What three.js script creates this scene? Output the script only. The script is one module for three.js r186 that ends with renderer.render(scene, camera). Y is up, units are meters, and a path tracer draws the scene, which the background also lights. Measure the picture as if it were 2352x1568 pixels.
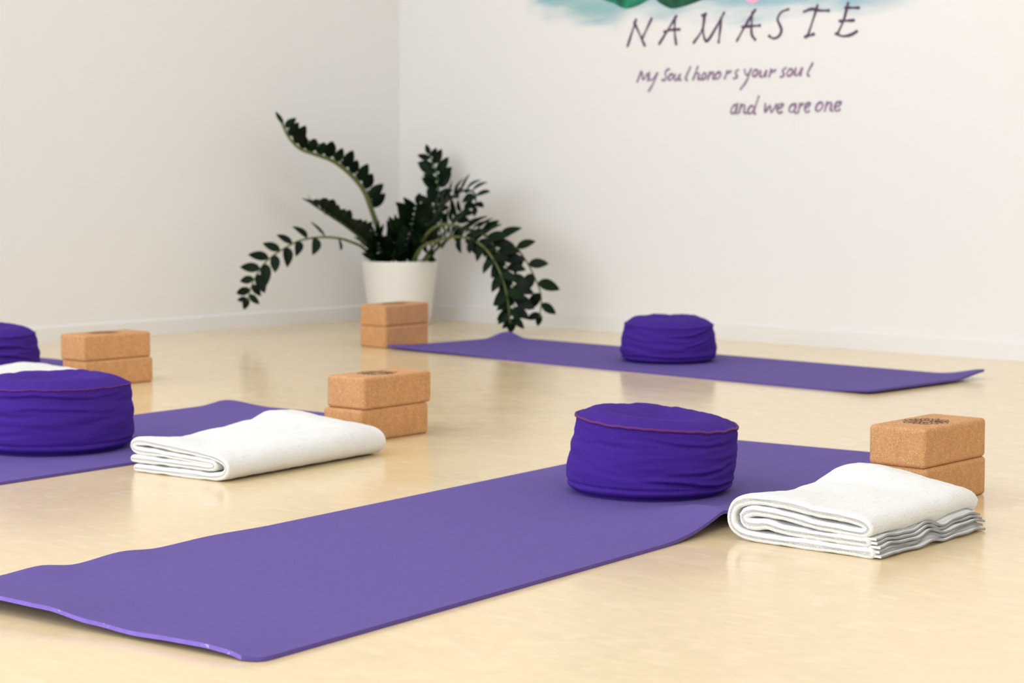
import * as THREE from 'three';
import { RoundedBoxGeometry } from 'three/addons/geometries/RoundedBoxGeometry.js';
import { mergeGeometries, mergeVertices } from 'three/addons/utils/BufferGeometryUtils.js';
import { ImprovedNoise } from 'three/addons/math/ImprovedNoise.js';
import { RectAreaLightUniformsLib } from 'three/addons/lights/RectAreaLightUniformsLib.js';

// ------------------------------------------------------------------ camera, sky, daylight, exposure
// World: the room's corner is the origin, x runs along the lettered wall, z along the plain wall, y is up, metres.
RectAreaLightUniformsLib.init();
const scene = new THREE.Scene();
const renderer = new THREE.WebGLRenderer({ antialias: true });
renderer.toneMapping = THREE.LinearToneMapping;
renderer.toneMappingExposure = 1.0;
renderer.shadowMap.enabled = true;
renderer.shadowMap.type = THREE.PCFSoftShadowMap;

const camera = new THREE.PerspectiveCamera(18.94, 1.5, 0.1, 60);
camera.position.set(5.89, 0.6, 5.663);
camera.lookAt(5.89 - 0.682 * 10, 0.6 - Math.tan(4.913 * Math.PI / 180) * 10, 5.663 - 0.7314 * 10);
camera.focus = 3.15;
camera.userData.fStop = 7.4;

scene.background = new THREE.Color(0.80, 0.90, 1.0);

const ROOM = { x: 8.6, z: 9.6, h: 3.0 };
// daylight: tall windows, all outside the frame, in the wall opposite the lettered wall and further along the plain wall
const WINDOWS = [
  { wall: 'front', at: 1.7, w: 2.3, light: 4.8 }, { wall: 'front', at: 4.5, w: 2.3, light: 4.8 }, { wall: 'front', at: 7.2, w: 2.0, light: 4.8 },
  { wall: 'left', at: 5.0, w: 1.9, light: 3.2 }, { wall: 'left', at: 7.6, w: 1.9, light: 3.2 },
].map((q) => ({ ...q, y0: 0.6, y1: 2.75 }));
for (const q of WINDOWS) {
  const l = new THREE.RectAreaLight(new THREE.Color(0.81, 0.88, 1.0), q.light, q.w - 0.16, q.y1 - q.y0 - 0.16), y = (q.y0 + q.y1) / 2;
  if (q.wall === 'front') { l.position.set(q.at, y, ROOM.z - 0.02); l.lookAt(q.at, y, 0); } else { l.position.set(0.02, y, q.at); l.lookAt(ROOM.x, y, q.at); }
  l.castShadow = true;
  scene.add(l);
}
// flat lamps let into the ceiling, above the frame; each lamp's light is added with its fitting
const CEILING_LAMPS = [2.0, 5.6].flatMap((x) => [1.5, 4.4, 7.3].map((z) => [x, z]));
const LAMP_LIGHT = 6.8;

// ------------------------------------------------------------------ helpers
const noise = new ImprovedNoise();
const nz = (x, y, z = 0) => noise.noise(x, y, z);
const clamp = (v, a = 0, b = 1) => Math.min(b, Math.max(a, v));
const smooth = (a, b, v) => { const t = clamp((v - a) / (b - a)); return t * t * (3 - 2 * t); };
const mix = (a, b, t) => a + (b - a) * t;
function rng(seed) { let s = seed >>> 0; return () => { s = (s + 0x6d2b79f5) | 0; let t = Math.imul(s ^ (s >>> 15), 1 | s); t = (t + Math.imul(t ^ (t >>> 7), 61 | t)) ^ t; return ((t ^ (t >>> 14)) >>> 0) / 4294967296; }; }
function lerpTable(table, x) {           // piecewise smooth table [[x, y], ...]
  if (x <= table[0][0]) return table[0][1];
  for (let i = 1; i < table.length; i++) if (x <= table[i][0]) {
    const t = (x - table[i - 1][0]) / (table[i][0] - table[i - 1][0]);
    return mix(table[i - 1][1], table[i][1], t * t * (3 - 2 * t));
  }
  return table[table.length - 1][1];
}
const taken = {};
function numbered(n) { const k = taken[n] = (taken[n] ?? -1) + 1; return k ? `${n}_${String(k).padStart(3, '0')}` : n; }
function shadows(o) { o.traverse((m) => { if (m.isMesh) { m.castShadow = true; m.receiveShadow = true; } }); return o; }
function tag(o, label, category, group) { o.userData.label = label; o.userData.category = category; if (group) o.userData.group = group; return o; }
function thing(name, label, category, group, [x, y, z] = [0, 0, 0], turn = 0) {
  const o = new THREE.Group(); o.name = numbered(name); o.position.set(x, y, z); o.rotation.y = turn;
  scene.add(o); return tag(o, label, category, group);
}
function part(name, geometry, material, parent, label) {
  const m = new THREE.Mesh(geometry, material); m.name = name; parent.add(m); if (label) m.userData.label = label; return m;
}
function structure(name, geometry, material) {
  const m = new THREE.Mesh(geometry, material); m.name = name; m.userData.kind = 'structure'; scene.add(m); return m;
}
function grid(nu, nv, fn, { wrapU = false } = {}) {   // fn(i/nu, j/nv) -> [x, y, z, u, v]
  const pos = [], uv = [], idx = [];
  for (let j = 0; j <= nv; j++) for (let i = 0; i <= nu; i++) { const p = fn(i / nu, j / nv, i, j); pos.push(p[0], p[1], p[2]); uv.push(p[3] ?? i / nu, p[4] ?? j / nv); }
  for (let j = 0; j < nv; j++) for (let i = 0; i < nu; i++) { const a = j * (nu + 1) + i, b = a + 1, c = a + nu + 1, d = c + 1; idx.push(a, b, d, a, d, c); }
  const g = new THREE.BufferGeometry();
  g.setAttribute('position', new THREE.Float32BufferAttribute(pos, 3)); g.setAttribute('uv', new THREE.Float32BufferAttribute(uv, 2)); g.setIndex(idx);
  g.computeVertexNormals();
  if (wrapU) { const n = g.attributes.normal; for (let j = 0; j <= nv; j++) { const a = j * (nu + 1), b = a + nu; const v = new THREE.Vector3().fromBufferAttribute(n, a).add(new THREE.Vector3().fromBufferAttribute(n, b)).normalize(); n.setXYZ(a, v.x, v.y, v.z); n.setXYZ(b, v.x, v.y, v.z); } }
  return g;
}
function metreUV(geometry) {             // uv in metres, each face laid flat along its dominant axis
  const g = geometry.index ? geometry.toNonIndexed() : geometry, p = g.attributes.position, n = g.attributes.normal, uv = new Float32Array(p.count * 2);
  for (let i = 0; i < p.count; i += 3) {
    const ax = Math.abs(n.getX(i) + n.getX(i + 1) + n.getX(i + 2)), ay = Math.abs(n.getY(i) + n.getY(i + 1) + n.getY(i + 2)), az = Math.abs(n.getZ(i) + n.getZ(i + 1) + n.getZ(i + 2));
    for (let k = i; k < i + 3; k++) {
      const x = p.getX(k), y = p.getY(k), z = p.getZ(k);
      const [a, b] = ay >= ax && ay >= az ? [x, z] : ax >= az ? [z + 0.37, y] : [x + 0.71, y];
      uv[2 * k] = a; uv[2 * k + 1] = b;
    }
  }
  g.setAttribute('uv', new THREE.BufferAttribute(uv, 2)); return g;
}
function box(x0, x1, y0, y1, z0, z1) { const g = new THREE.BoxGeometry(x1 - x0, y1 - y0, z1 - z0); g.translate((x0 + x1) / 2, (y0 + y1) / 2, (z0 + z1) / 2); return metreUV(g); }
function texture(size, metres, fn, { srgb = true, h = size } = {}) {   // fn(x, y in metres) -> [r, g, b, a] 0..1; tiles by blending its edges
  const data = new Uint8Array(size * h * 4);
  for (let j = 0; j < h; j++) for (let i = 0; i < size; i++) { const c = fn(i / size, j / h); for (let k = 0; k < 4; k++) data[(j * size + i) * 4 + k] = Math.round(255 * clamp(c[k] ?? 1)); }
  const t = new THREE.DataTexture(data, size, h, THREE.RGBAFormat);
  t.wrapS = t.wrapT = THREE.RepeatWrapping; t.magFilter = THREE.LinearFilter; t.minFilter = THREE.LinearMipmapLinearFilter; t.generateMipmaps = true;
  if (srgb) t.colorSpace = THREE.SRGBColorSpace;
  t.repeat.set(1 / metres, 1 / metres); t.needsUpdate = true; return t;
}
function pnoise(u, v, f, seed) {         // periodic noise on the unit square
  const s = (a, b) => nz(a * f, b * f, seed), w = (x) => smooth(0, 1, x);
  const U = w(clamp((u - 0.8) / 0.2)), V = w(clamp((v - 0.8) / 0.2));
  return mix(mix(s(u, v), s(u - 1, v), U), mix(s(u, v - 1), s(u - 1, v - 1), U), V);
}
function hash(i, j, s) { let h = Math.imul(i, 374761393) + Math.imul(j, 668265263) + Math.imul(s, 2147483647 ^ 0x5bd1e995); h = Math.imul(h ^ (h >>> 13), 1274126177); return ((h ^ (h >>> 16)) >>> 0) / 4294967296; }
function cells(u, v, n, seed) {          // periodic cells: [distance to the nearest seed in cell units, its random tone]
  const x = u * n, y = v * n, ix = Math.floor(x), iy = Math.floor(y); let best = 9, tone = 0;
  for (let b = -1; b <= 1; b++) for (let a = -1; a <= 1; a++) {
    const cx = ((ix + a) % n + n) % n, cy = ((iy + b) % n + n) % n, px = ix + a + hash(cx, cy, seed), py = iy + b + hash(cx, cy, seed + 7), d = Math.hypot(px - x, py - y);
    if (d < best) { best = d; tone = hash(cx, cy, seed + 13); }
  }
  return [best, tone];
}
const rgb = (h) => [(h >> 16 & 255) / 255, (h >> 8 & 255) / 255, (h & 255) / 255];
const tint = (c, k) => [c[0] * k, c[1] * k, c[2] * k, 1];

// ------------------------------------------------------------------ materials
const COLORS = { floor: rgb(0xecd5aa), wall: rgb(0xf1efec), mat: rgb(0x63539a), matEdge: rgb(0x8068cc), cushion: rgb(0x45268e), piping: rgb(0x7c2590), blanket: rgb(0xf1f1f0), cork: rgb(0xcf9a68) };

const floorMap = texture(1024, 1.6, (u, v) => {
  const flow = pnoise(u, v, 3, 1.3) * 0.06;
  let k = 1 + 0.008 * pnoise(u + flow, v * 2, 14, 2.1) + 0.018 * pnoise(u + flow, v * 2, 44, 5.7) + 0.012 * pnoise(u, v, 90, 8.2);
  const fleck = 0.5 * smooth(0.2, 0.5, pnoise(u + flow * 2, v * 2, 36, 11.4));
  const c = COLORS.floor; return [c[0] * k + 0.03 * fleck, c[1] * k + 0.035 * fleck, c[2] * k + 0.06 * fleck, 1];
});
const floorRough = texture(512, 1.6, (u, v) => { const k = 0.5 + 0.12 * pnoise(u, v, 6, 3.3) + 0.08 * pnoise(u, v, 22, 9.1); return [k, k, k, 1]; }, { srgb: false });
const floorBump = texture(512, 0.9, (u, v) => { const k = 0.5 + 0.25 * pnoise(u, v, 30, 6.6) + 0.2 * pnoise(u, v, 70, 2.6); return [k, k, k, 1]; }, { srgb: false });
const plasterBump = texture(512, 0.6, (u, v) => { const k = 0.5 + 0.3 * pnoise(u, v, 22, 4.1) + 0.2 * pnoise(u, v, 60, 1.9); return [k, k, k, 1]; }, { srgb: false });
const matBump = texture(512, 0.12, (u, v) => { const k = 0.5 + 0.25 * pnoise(u, v, 60, 4.9) + 0.35 * pnoise(u, v, 120, 7.7); return [k, k, k, 1]; }, { srgb: false });
const matMap = texture(512, 0.5, (u, v) => { const k = 1 + 0.03 * pnoise(u, v, 60, 3.2) + 0.03 * pnoise(u, v, 150, 12.2); const s = hash(Math.floor(u * 512), Math.floor(v * 512), 5) > 0.99993 ? 0.3 : 0; const c = COLORS.mat; return [c[0] * k + s, c[1] * k + s, c[2] * k + s, 1]; });
const matEdgeMap = texture(512, 0.62, (u, v) => {
  const k = 1 + 0.08 * pnoise(u, v, 40, 6.2); const c = COLORS.matEdge;
  const scuff = [0.035, 0.1, 0.42, 0.57, 0.79].some((p, i) => Math.abs(u - p) < 0.012 + 0.006 * (i % 3)) ? 0.55 * smooth(0.15, 0.5, pnoise(u, v, 120, 3.2)) : 0;
  return [mix(c[0] * k, 0.95, scuff), mix(c[1] * k, 0.93, scuff), mix(c[2] * k, 0.98, scuff), 1];
});
const weaveBump = texture(512, 0.05, (u, v) => {
  const n = 40, a = Math.sin(u * n * Math.PI * 2), b = Math.sin(v * n * Math.PI * 2);
  const k = 0.5 + 0.22 * (a * b) + 0.12 * Math.abs(a) - 0.1 * Math.abs(b) + 0.15 * pnoise(u, v, 24, 8.8); return [k, k, k, 1];
}, { srgb: false });
const blanketMap = texture(512, 0.16, (u, v) => {
  const thread = smooth(0.35, 0.5, pnoise(u * 8, v, 12, 2.4)) + smooth(0.38, 0.52, pnoise(u, v * 8, 12, 9.4));
  const k = 1 + 0.012 * pnoise(u, v, 60, 1.1) - 0.035 * thread; const c = COLORS.blanket; return [c[0] * k, c[1] * k, c[2] * (k - 0.01 * thread), 1];
});
const blanketBump = texture(512, 0.06, (u, v) => {
  const n = 26, a = Math.abs(Math.sin(u * n * Math.PI + 1.2 * pnoise(u, v, 8, 3))), b = Math.abs(Math.sin(v * n * Math.PI + 1.2 * pnoise(u, v, 8, 5)));
  const k = 0.25 + 0.25 * a + 0.25 * b + 0.25 * pnoise(u, v, 40, 6.1); return [k, k, k, 1];
}, { srgb: false });
const cushionMap = texture(512, 0.2, (u, v) => { const k = 1 + 0.07 * pnoise(u * 3, v, 40, 3.3) + 0.06 * pnoise(u, v * 3, 40, 7.3); return tint(COLORS.cushion, k); });
const corkMap = texture(1024, 0.16, (u, v) => {
  const [d1, t1] = cells(u, v, 90, 3), [d2, t2] = cells(u, v, 170, 21);
  let k = 0.98 + 0.11 * (t1 - 0.5) + 0.10 * (t2 - 0.5) + 0.05 * pnoise(u, v, 12, 5.5);
  if (t1 > 0.88) k += 0.13 * smooth(0.5, 0.2, d1);
  if (t1 < 0.012) k -= 0.4 * smooth(0.42, 0.15, d1);
  if (t2 < 0.03) k -= 0.22 * smooth(0.5, 0.2, d2);
  const c = COLORS.cork; return [c[0] * mix(1, k, 0.85), c[1] * k, c[2] * mix(1, k, 1.15), 1];
});
const corkBump = texture(512, 0.16, (u, v) => { const [d1, t1] = cells(u, v, 90, 3); const k = 0.6 + 0.2 * pnoise(u, v, 50, 1.2) - (t1 < 0.05 ? 0.5 * smooth(0.45, 0.1, d1) : 0) - 0.12 * smooth(0.35, 0.7, d1); return [k, k, k, 1]; }, { srgb: false });

const std = (o) => new THREE.MeshStandardMaterial(o);
const M = {
  floor: new THREE.MeshPhysicalMaterial({ map: floorMap, roughness: 0.36, ior: 1.55, roughnessMap: floorRough, bumpMap: floorBump, bumpScale: 0.0001 }),
  wall: std({ color: new THREE.Color(0xf2f0ed), roughness: 0.92, bumpMap: plasterBump, bumpScale: 0.0006 }),
  ceiling: std({ color: 0xf5f4f1, roughness: 0.95, bumpMap: plasterBump, bumpScale: 0.0006 }),
  baseboard: std({ color: 0xf1efed, roughness: 0.5 }),
  frame: std({ color: 0xf2f2f0, roughness: 0.45 }),
  glass: new THREE.MeshPhysicalMaterial({ color: 0xffffff, transmission: 1, roughness: 0, thickness: 0, ior: 1.5 }),
  diffuser: std({ color: 0xf6f6f4, roughness: 0.6, emissive: 0xffffff, emissiveIntensity: 1.0 }),
  mat: new THREE.MeshPhysicalMaterial({ map: matMap, roughness: 0.78, specularIntensity: 0.35, bumpMap: matBump, bumpScale: 0.0004 }),
  matEdge: std({ map: matEdgeMap, roughness: 0.6 }),
  cushion: new THREE.MeshPhysicalMaterial({ map: cushionMap, roughness: 0.9, bumpMap: weaveBump, bumpScale: 0.0005, specularIntensity: 0.3, sheen: 0.08, sheenColor: new THREE.Color(0x5a38b0), sheenRoughness: 0.5 }),
  piping: std({ color: 0x5c1668, roughness: 0.7 }),
  blanket: new THREE.MeshPhysicalMaterial({ map: blanketMap, roughness: 0.95, bumpMap: blanketBump, bumpScale: 0.0012, sheen: 0.2, sheenColor: new THREE.Color(0xffffff), sheenRoughness: 0.7 }),
  cork: std({ map: corkMap, roughness: 0.85, bumpMap: corkBump, bumpScale: 0.0006 }),
  print: std({ color: 0x35261f, roughness: 0.8 }),
  pot: std({ color: 0xf6f3eb, roughness: 0.55 }),
  soil: std({ color: 0x1d1712, roughness: 1 }),
  stem: std({ color: 0x64703a, roughness: 0.55 }),
  stemDark: std({ color: 0x35501f, roughness: 0.55 }),
  leaves: [0x081c0a, 0x0b240d, 0x061508].map((c) => new THREE.MeshPhysicalMaterial({ color: c, roughness: 0.45, ior: 1.45, specularIntensity: 0.3 })),
};

// ------------------------------------------------------------------ room
const T = 0.24;                                    // wall thickness
structure('floor', box(-T, ROOM.x + T, -0.2, 0, -T, ROOM.z + T), M.floor);
structure('ceiling', box(-T, ROOM.x + T, ROOM.h, ROOM.h + 0.2, -T, ROOM.z + T), M.ceiling);
structure('wall_back', box(0, ROOM.x, 0, ROOM.h, -T, 0), M.wall);
structure('wall_right', box(ROOM.x, ROOM.x + T, 0, ROOM.h, -T, ROOM.z + T), M.wall);
for (const wall of ['left', 'front']) {             // walls with window openings; drawn along x at z = 0 .. T, then turned into place
  const end = wall === 'front' ? ROOM.x : ROOM.z + T, start = wall === 'front' ? 0 : -T, pieces = []; let x = start;
  const place = (g) => (wall === 'front' ? g.translate(0, 0, ROOM.z) : g.rotateY(-Math.PI / 2).translate(0, 0, 0));
  for (const q of WINDOWS.filter((w) => w.wall === wall)) {
    const a = q.at - q.w / 2, e = q.at + q.w / 2;
    pieces.push(box(x, a, 0, ROOM.h, 0, T), box(a, e, 0, q.y0, 0, T), box(a, e, q.y1, ROOM.h, 0, T)); x = e;
    const g = new THREE.Group(); g.name = `window_${WINDOWS.indexOf(q) + 1}`; g.userData.kind = 'structure'; scene.add(g);
    const f = 0.07, zz = 0.1, d = 0.06;
    part('window_frame', place(mergeGeometries([box(a, e, q.y0, q.y0 + f, zz, zz + d), box(a, e, q.y1 - f, q.y1, zz, zz + d), box(a, a + f, q.y0 + f, q.y1 - f, zz, zz + d), box(e - f, e, q.y0 + f, q.y1 - f, zz, zz + d), box(q.at - f / 2, q.at + f / 2, q.y0 + f, q.y1 - f, zz, zz + d)])), M.frame, g);
    for (const [p, r] of [[a + f, q.at - f / 2], [q.at + f / 2, e - f]]) part('pane', place(new THREE.PlaneGeometry(r - p, q.y1 - q.y0 - 2 * f).translate((p + r) / 2, (q.y0 + q.y1) / 2, zz + d / 2)), M.glass, g);
  }
  pieces.push(box(x, end, 0, ROOM.h, 0, T));
  structure(`wall_${wall}`, place(mergeGeometries(pieces)), M.wall);
}
{
  const prof = (len) => {                          // skirting board: flat face, softly rounded top edge
    const s = new THREE.Shape(); s.moveTo(0, 0); s.lineTo(0.010, 0); s.lineTo(0.010, 0.049); s.quadraticCurveTo(0.009, 0.055, 0.004, 0.056); s.lineTo(0, 0.056); s.closePath();
    return new THREE.ExtrudeGeometry(s, { depth: len, bevelEnabled: false });
  };
  structure('baseboard_left', prof(ROOM.z), M.baseboard);
  structure('baseboard_back', box(0.010, ROOM.x, 0, 0.055, 0, 0.010), M.baseboard);
}

// ------------------------------------------------------------------ flat ceiling lamps
CEILING_LAMPS.forEach(([x, z], i) => {
  const row = ['row beside the plain wall', 'row away from the plain wall'][Math.floor(i / 3)], place = ['first', 'second', 'third'][i % 3];
  const o = thing('ceiling_lamp', `flat white ceiling lamp, ${place} from the lettered wall, ${row}`, 'ceiling lamp', 'flat ceiling lamps', [x, ROOM.h, z]);
  const w = 0.3, l = 0.6, y = -0.03;
  part('lamp_frame', mergeGeometries([box(-w, w, y, 0, -l, -l + 0.02), box(-w, w, y, 0, l - 0.02, l), box(-w, -w + 0.02, y, 0, -l + 0.02, l - 0.02), box(w - 0.02, w, y, 0, -l + 0.02, l - 0.02)]), M.frame, o);
  part('lamp_diffuser', box(-w + 0.02, w - 0.02, y + 0.006, y + 0.012, -l + 0.02, l - 0.02), M.diffuser, o);
  const light = new THREE.RectAreaLight(new THREE.Color(0.87, 0.925, 1.0), LAMP_LIGHT, 2 * w - 0.05, 2 * l - 0.05);
  light.position.set(0, y + 0.003, 0); light.rotation.x = -Math.PI / 2; light.castShadow = true; o.add(light);
});

// ------------------------------------------------------------------ painted mural on the lettered wall
function ribbon(points, width, z, r) {             // a flat brush stroke with round ends; its width breathes a little
  const curve = points.length > 2 ? new THREE.CatmullRomCurve3(points.map(([x, y]) => new THREE.Vector3(x, y, 0)), false, 'centripetal') : new THREE.LineCurve3(new THREE.Vector3(points[0][0], points[0][1], 0), new THREE.Vector3(points[1][0], points[1][1], 0));
  const n = points.length > 2 ? points.length * 5 : 8, pos = [], idx = [];
  const at = (t, s) => { const p = curve.getPoint(t), d = curve.getTangent(t), w = width * (0.5 + 0.12 * Math.sin(t * 7 + r)); return [p.x - d.y * w * s, p.y + d.x * w * s]; };
  for (let i = 0; i <= n; i++) { const t = i / n; for (const s of [-1, 1]) { const [x, y] = at(t, s); pos.push(x, y, z); } if (i < n) { const a = 2 * i; idx.push(a, a + 2, a + 1, a + 1, a + 2, a + 3); } }
  for (const t of [0, 1]) {
    const p = curve.getPoint(t), c = pos.length / 3, w = width * (0.56 + 0.1 * t); pos.push(p.x, p.y, z + 0.00005);
    for (let k = 0; k <= 12; k++) { const a = k / 12 * Math.PI * 2; pos.push(p.x + w * Math.cos(a), p.y + w * Math.sin(a), z + 0.00005); if (k) idx.push(c, c + k, c + k + 1); }
  }
  const g = new THREE.BufferGeometry(); g.setAttribute('position', new THREE.Float32BufferAttribute(pos, 3)); g.setIndex(idx); g.computeVertexNormals(); return g;
}
const STEM_PATHS = {
  A: [[0.259,0.196,0.293],[0.256,0.263,0.325],[0.265,0.355,0.366],[0.265,0.446,0.408],[0.261,0.508,0.439],[0.249,0.565,0.491],[0.238,0.616,0.57],[0.226,0.641,0.649],[0.211,0.66,0.705],[0.205,0.698,0.751],[0.206,0.757,0.791]],
  B: [[0.246,0.205,0.327],[0.26,0.274,0.389],[0.3,0.33,0.488],[0.331,0.378,0.592],[0.337,0.421,0.682],[0.337,0.463,0.764]],
  C: [[0.237,0.202,0.346],[0.258,0.283,0.427],[0.328,0.321,0.568],[0.376,0.34,0.687],[0.39,0.344,0.783],[0.383,0.335,0.859],[0.375,0.306,0.934],[0.348,0.264,0.987],[0.317,0.203,1.016],[0.282,0.125,1.021]],
  D: [[0.284,0.195,0.237],[0.306,0.286,0.212],[0.328,0.401,0.163],[0.351,0.484,0.136],[0.347,0.567,0.14],[0.326,0.646,0.16]],
  E: [[0.313,0.197,0.254],[0.369,0.289,0.263],[0.476,0.406,0.287],[0.583,0.48,0.303],[0.666,0.511,0.307],[0.726,0.496,0.32],[0.747,0.447,0.341]],
  F: [[0.309,0.198,0.285],[0.354,0.29,0.304],[0.41,0.374,0.33],[0.45,0.459,0.345]],
  G: [[0.342,0.198,0.271],[0.427,0.308,0.301],[0.556,0.374,0.359],[0.668,0.386,0.387],[0.733,0.373,0.381],[0.81,0.355,0.378],[0.889,0.339,0.359],[0.946,0.314,0.347],[0.989,0.265,0.335],[1.02,0.201,0.319],[1.035,0.139,0.305],[1.025,0.064,0.301]],
  H: [[0.347,0.199,0.287],[0.446,0.29,0.326],[0.604,0.328,0.387],[0.724,0.345,0.431],[0.814,0.341,0.442],[0.894,0.312,0.45],[0.951,0.259,0.452],[0.985,0.197,0.448],[1.003,0.129,0.444],[1.009,0.05,0.438]],
  I: [[0.354,0.199,0.271],[0.49,0.293,0.279],[0.676,0.363,0.341],[0.831,0.36,0.399],[0.91,0.308,0.408],[0.968,0.241,0.409],[0.998,0.166,0.408],[0.998,0.089,0.408],[0.996,0.043,0.41]],
  J: [[0.299,0.199,0.321],[0.319,0.266,0.339],[0.355,0.327,0.351],[0.382,0.374,0.354]],
  K: [[0.345,0.198,0.251],[0.42,0.274,0.255],[0.532,0.351,0.286],[0.614,0.409,0.301],[0.649,0.444,0.295]],
  L: [[0.27,0.198,0.338],[0.283,0.257,0.373],[0.304,0.308,0.408],[0.317,0.35,0.442]],
};
const LETTERS = [
  [[[1.174,1.0239],[1.2118,1.1143]],[[1.2042,1.1068],[1.2521,1.0236]],[[1.2402,1.0467],[1.2827,1.1147]]],
  [[[1.3185,1.026],[1.358,1.0745],[1.3933,1.1179]],[[1.3874,1.1135],[1.3879,1.0597],[1.3941,1.023]],[[1.3407,1.0676],[1.3729,1.0727],[1.4085,1.0723]]],
  [[[1.4715,1.0237],[1.5074,1.0659],[1.5199,1.1185]],[[1.5069,1.1161],[1.5237,1.1198]],[[1.5142,1.1112],[1.5148,1.0466],[1.5271,1.0271],[1.5673,1.0708],[1.601,1.119]],[[1.5908,1.1037],[1.5798,1.022]]],
  [[[1.6577,1.0237],[1.6922,1.0726],[1.7319,1.1221]],[[1.7209,1.1159],[1.7195,1.0416],[1.7332,1.0243]],[[1.6797,1.0687],[1.7085,1.0696],[1.7524,1.0699]]],
  [[[1.8686,1.118],[1.8385,1.1093],[1.8253,1.0868],[1.8346,1.0679],[1.8416,1.0511],[1.8328,1.0323],[1.8102,1.0244],[1.7919,1.0329]]],
  [[[1.9326,1.1071],[1.9613,1.114],[1.9966,1.1075],[2.0293,1.1058]],[[1.9853,1.1243],[1.9748,1.0959],[1.9493,1.031]],[[1.937,1.0242],[1.9714,1.0315]]],
  [[[2.1045,1.1259],[2.0883,1.0723],[2.0653,1.0285]],[[2.0941,1.1115],[2.1454,1.1088]],[[2.0732,1.0695],[2.1269,1.0694]],[[2.0588,1.0295],[2.0848,1.0205],[2.1148,1.0228],[2.139,1.0328]]],
];
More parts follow.
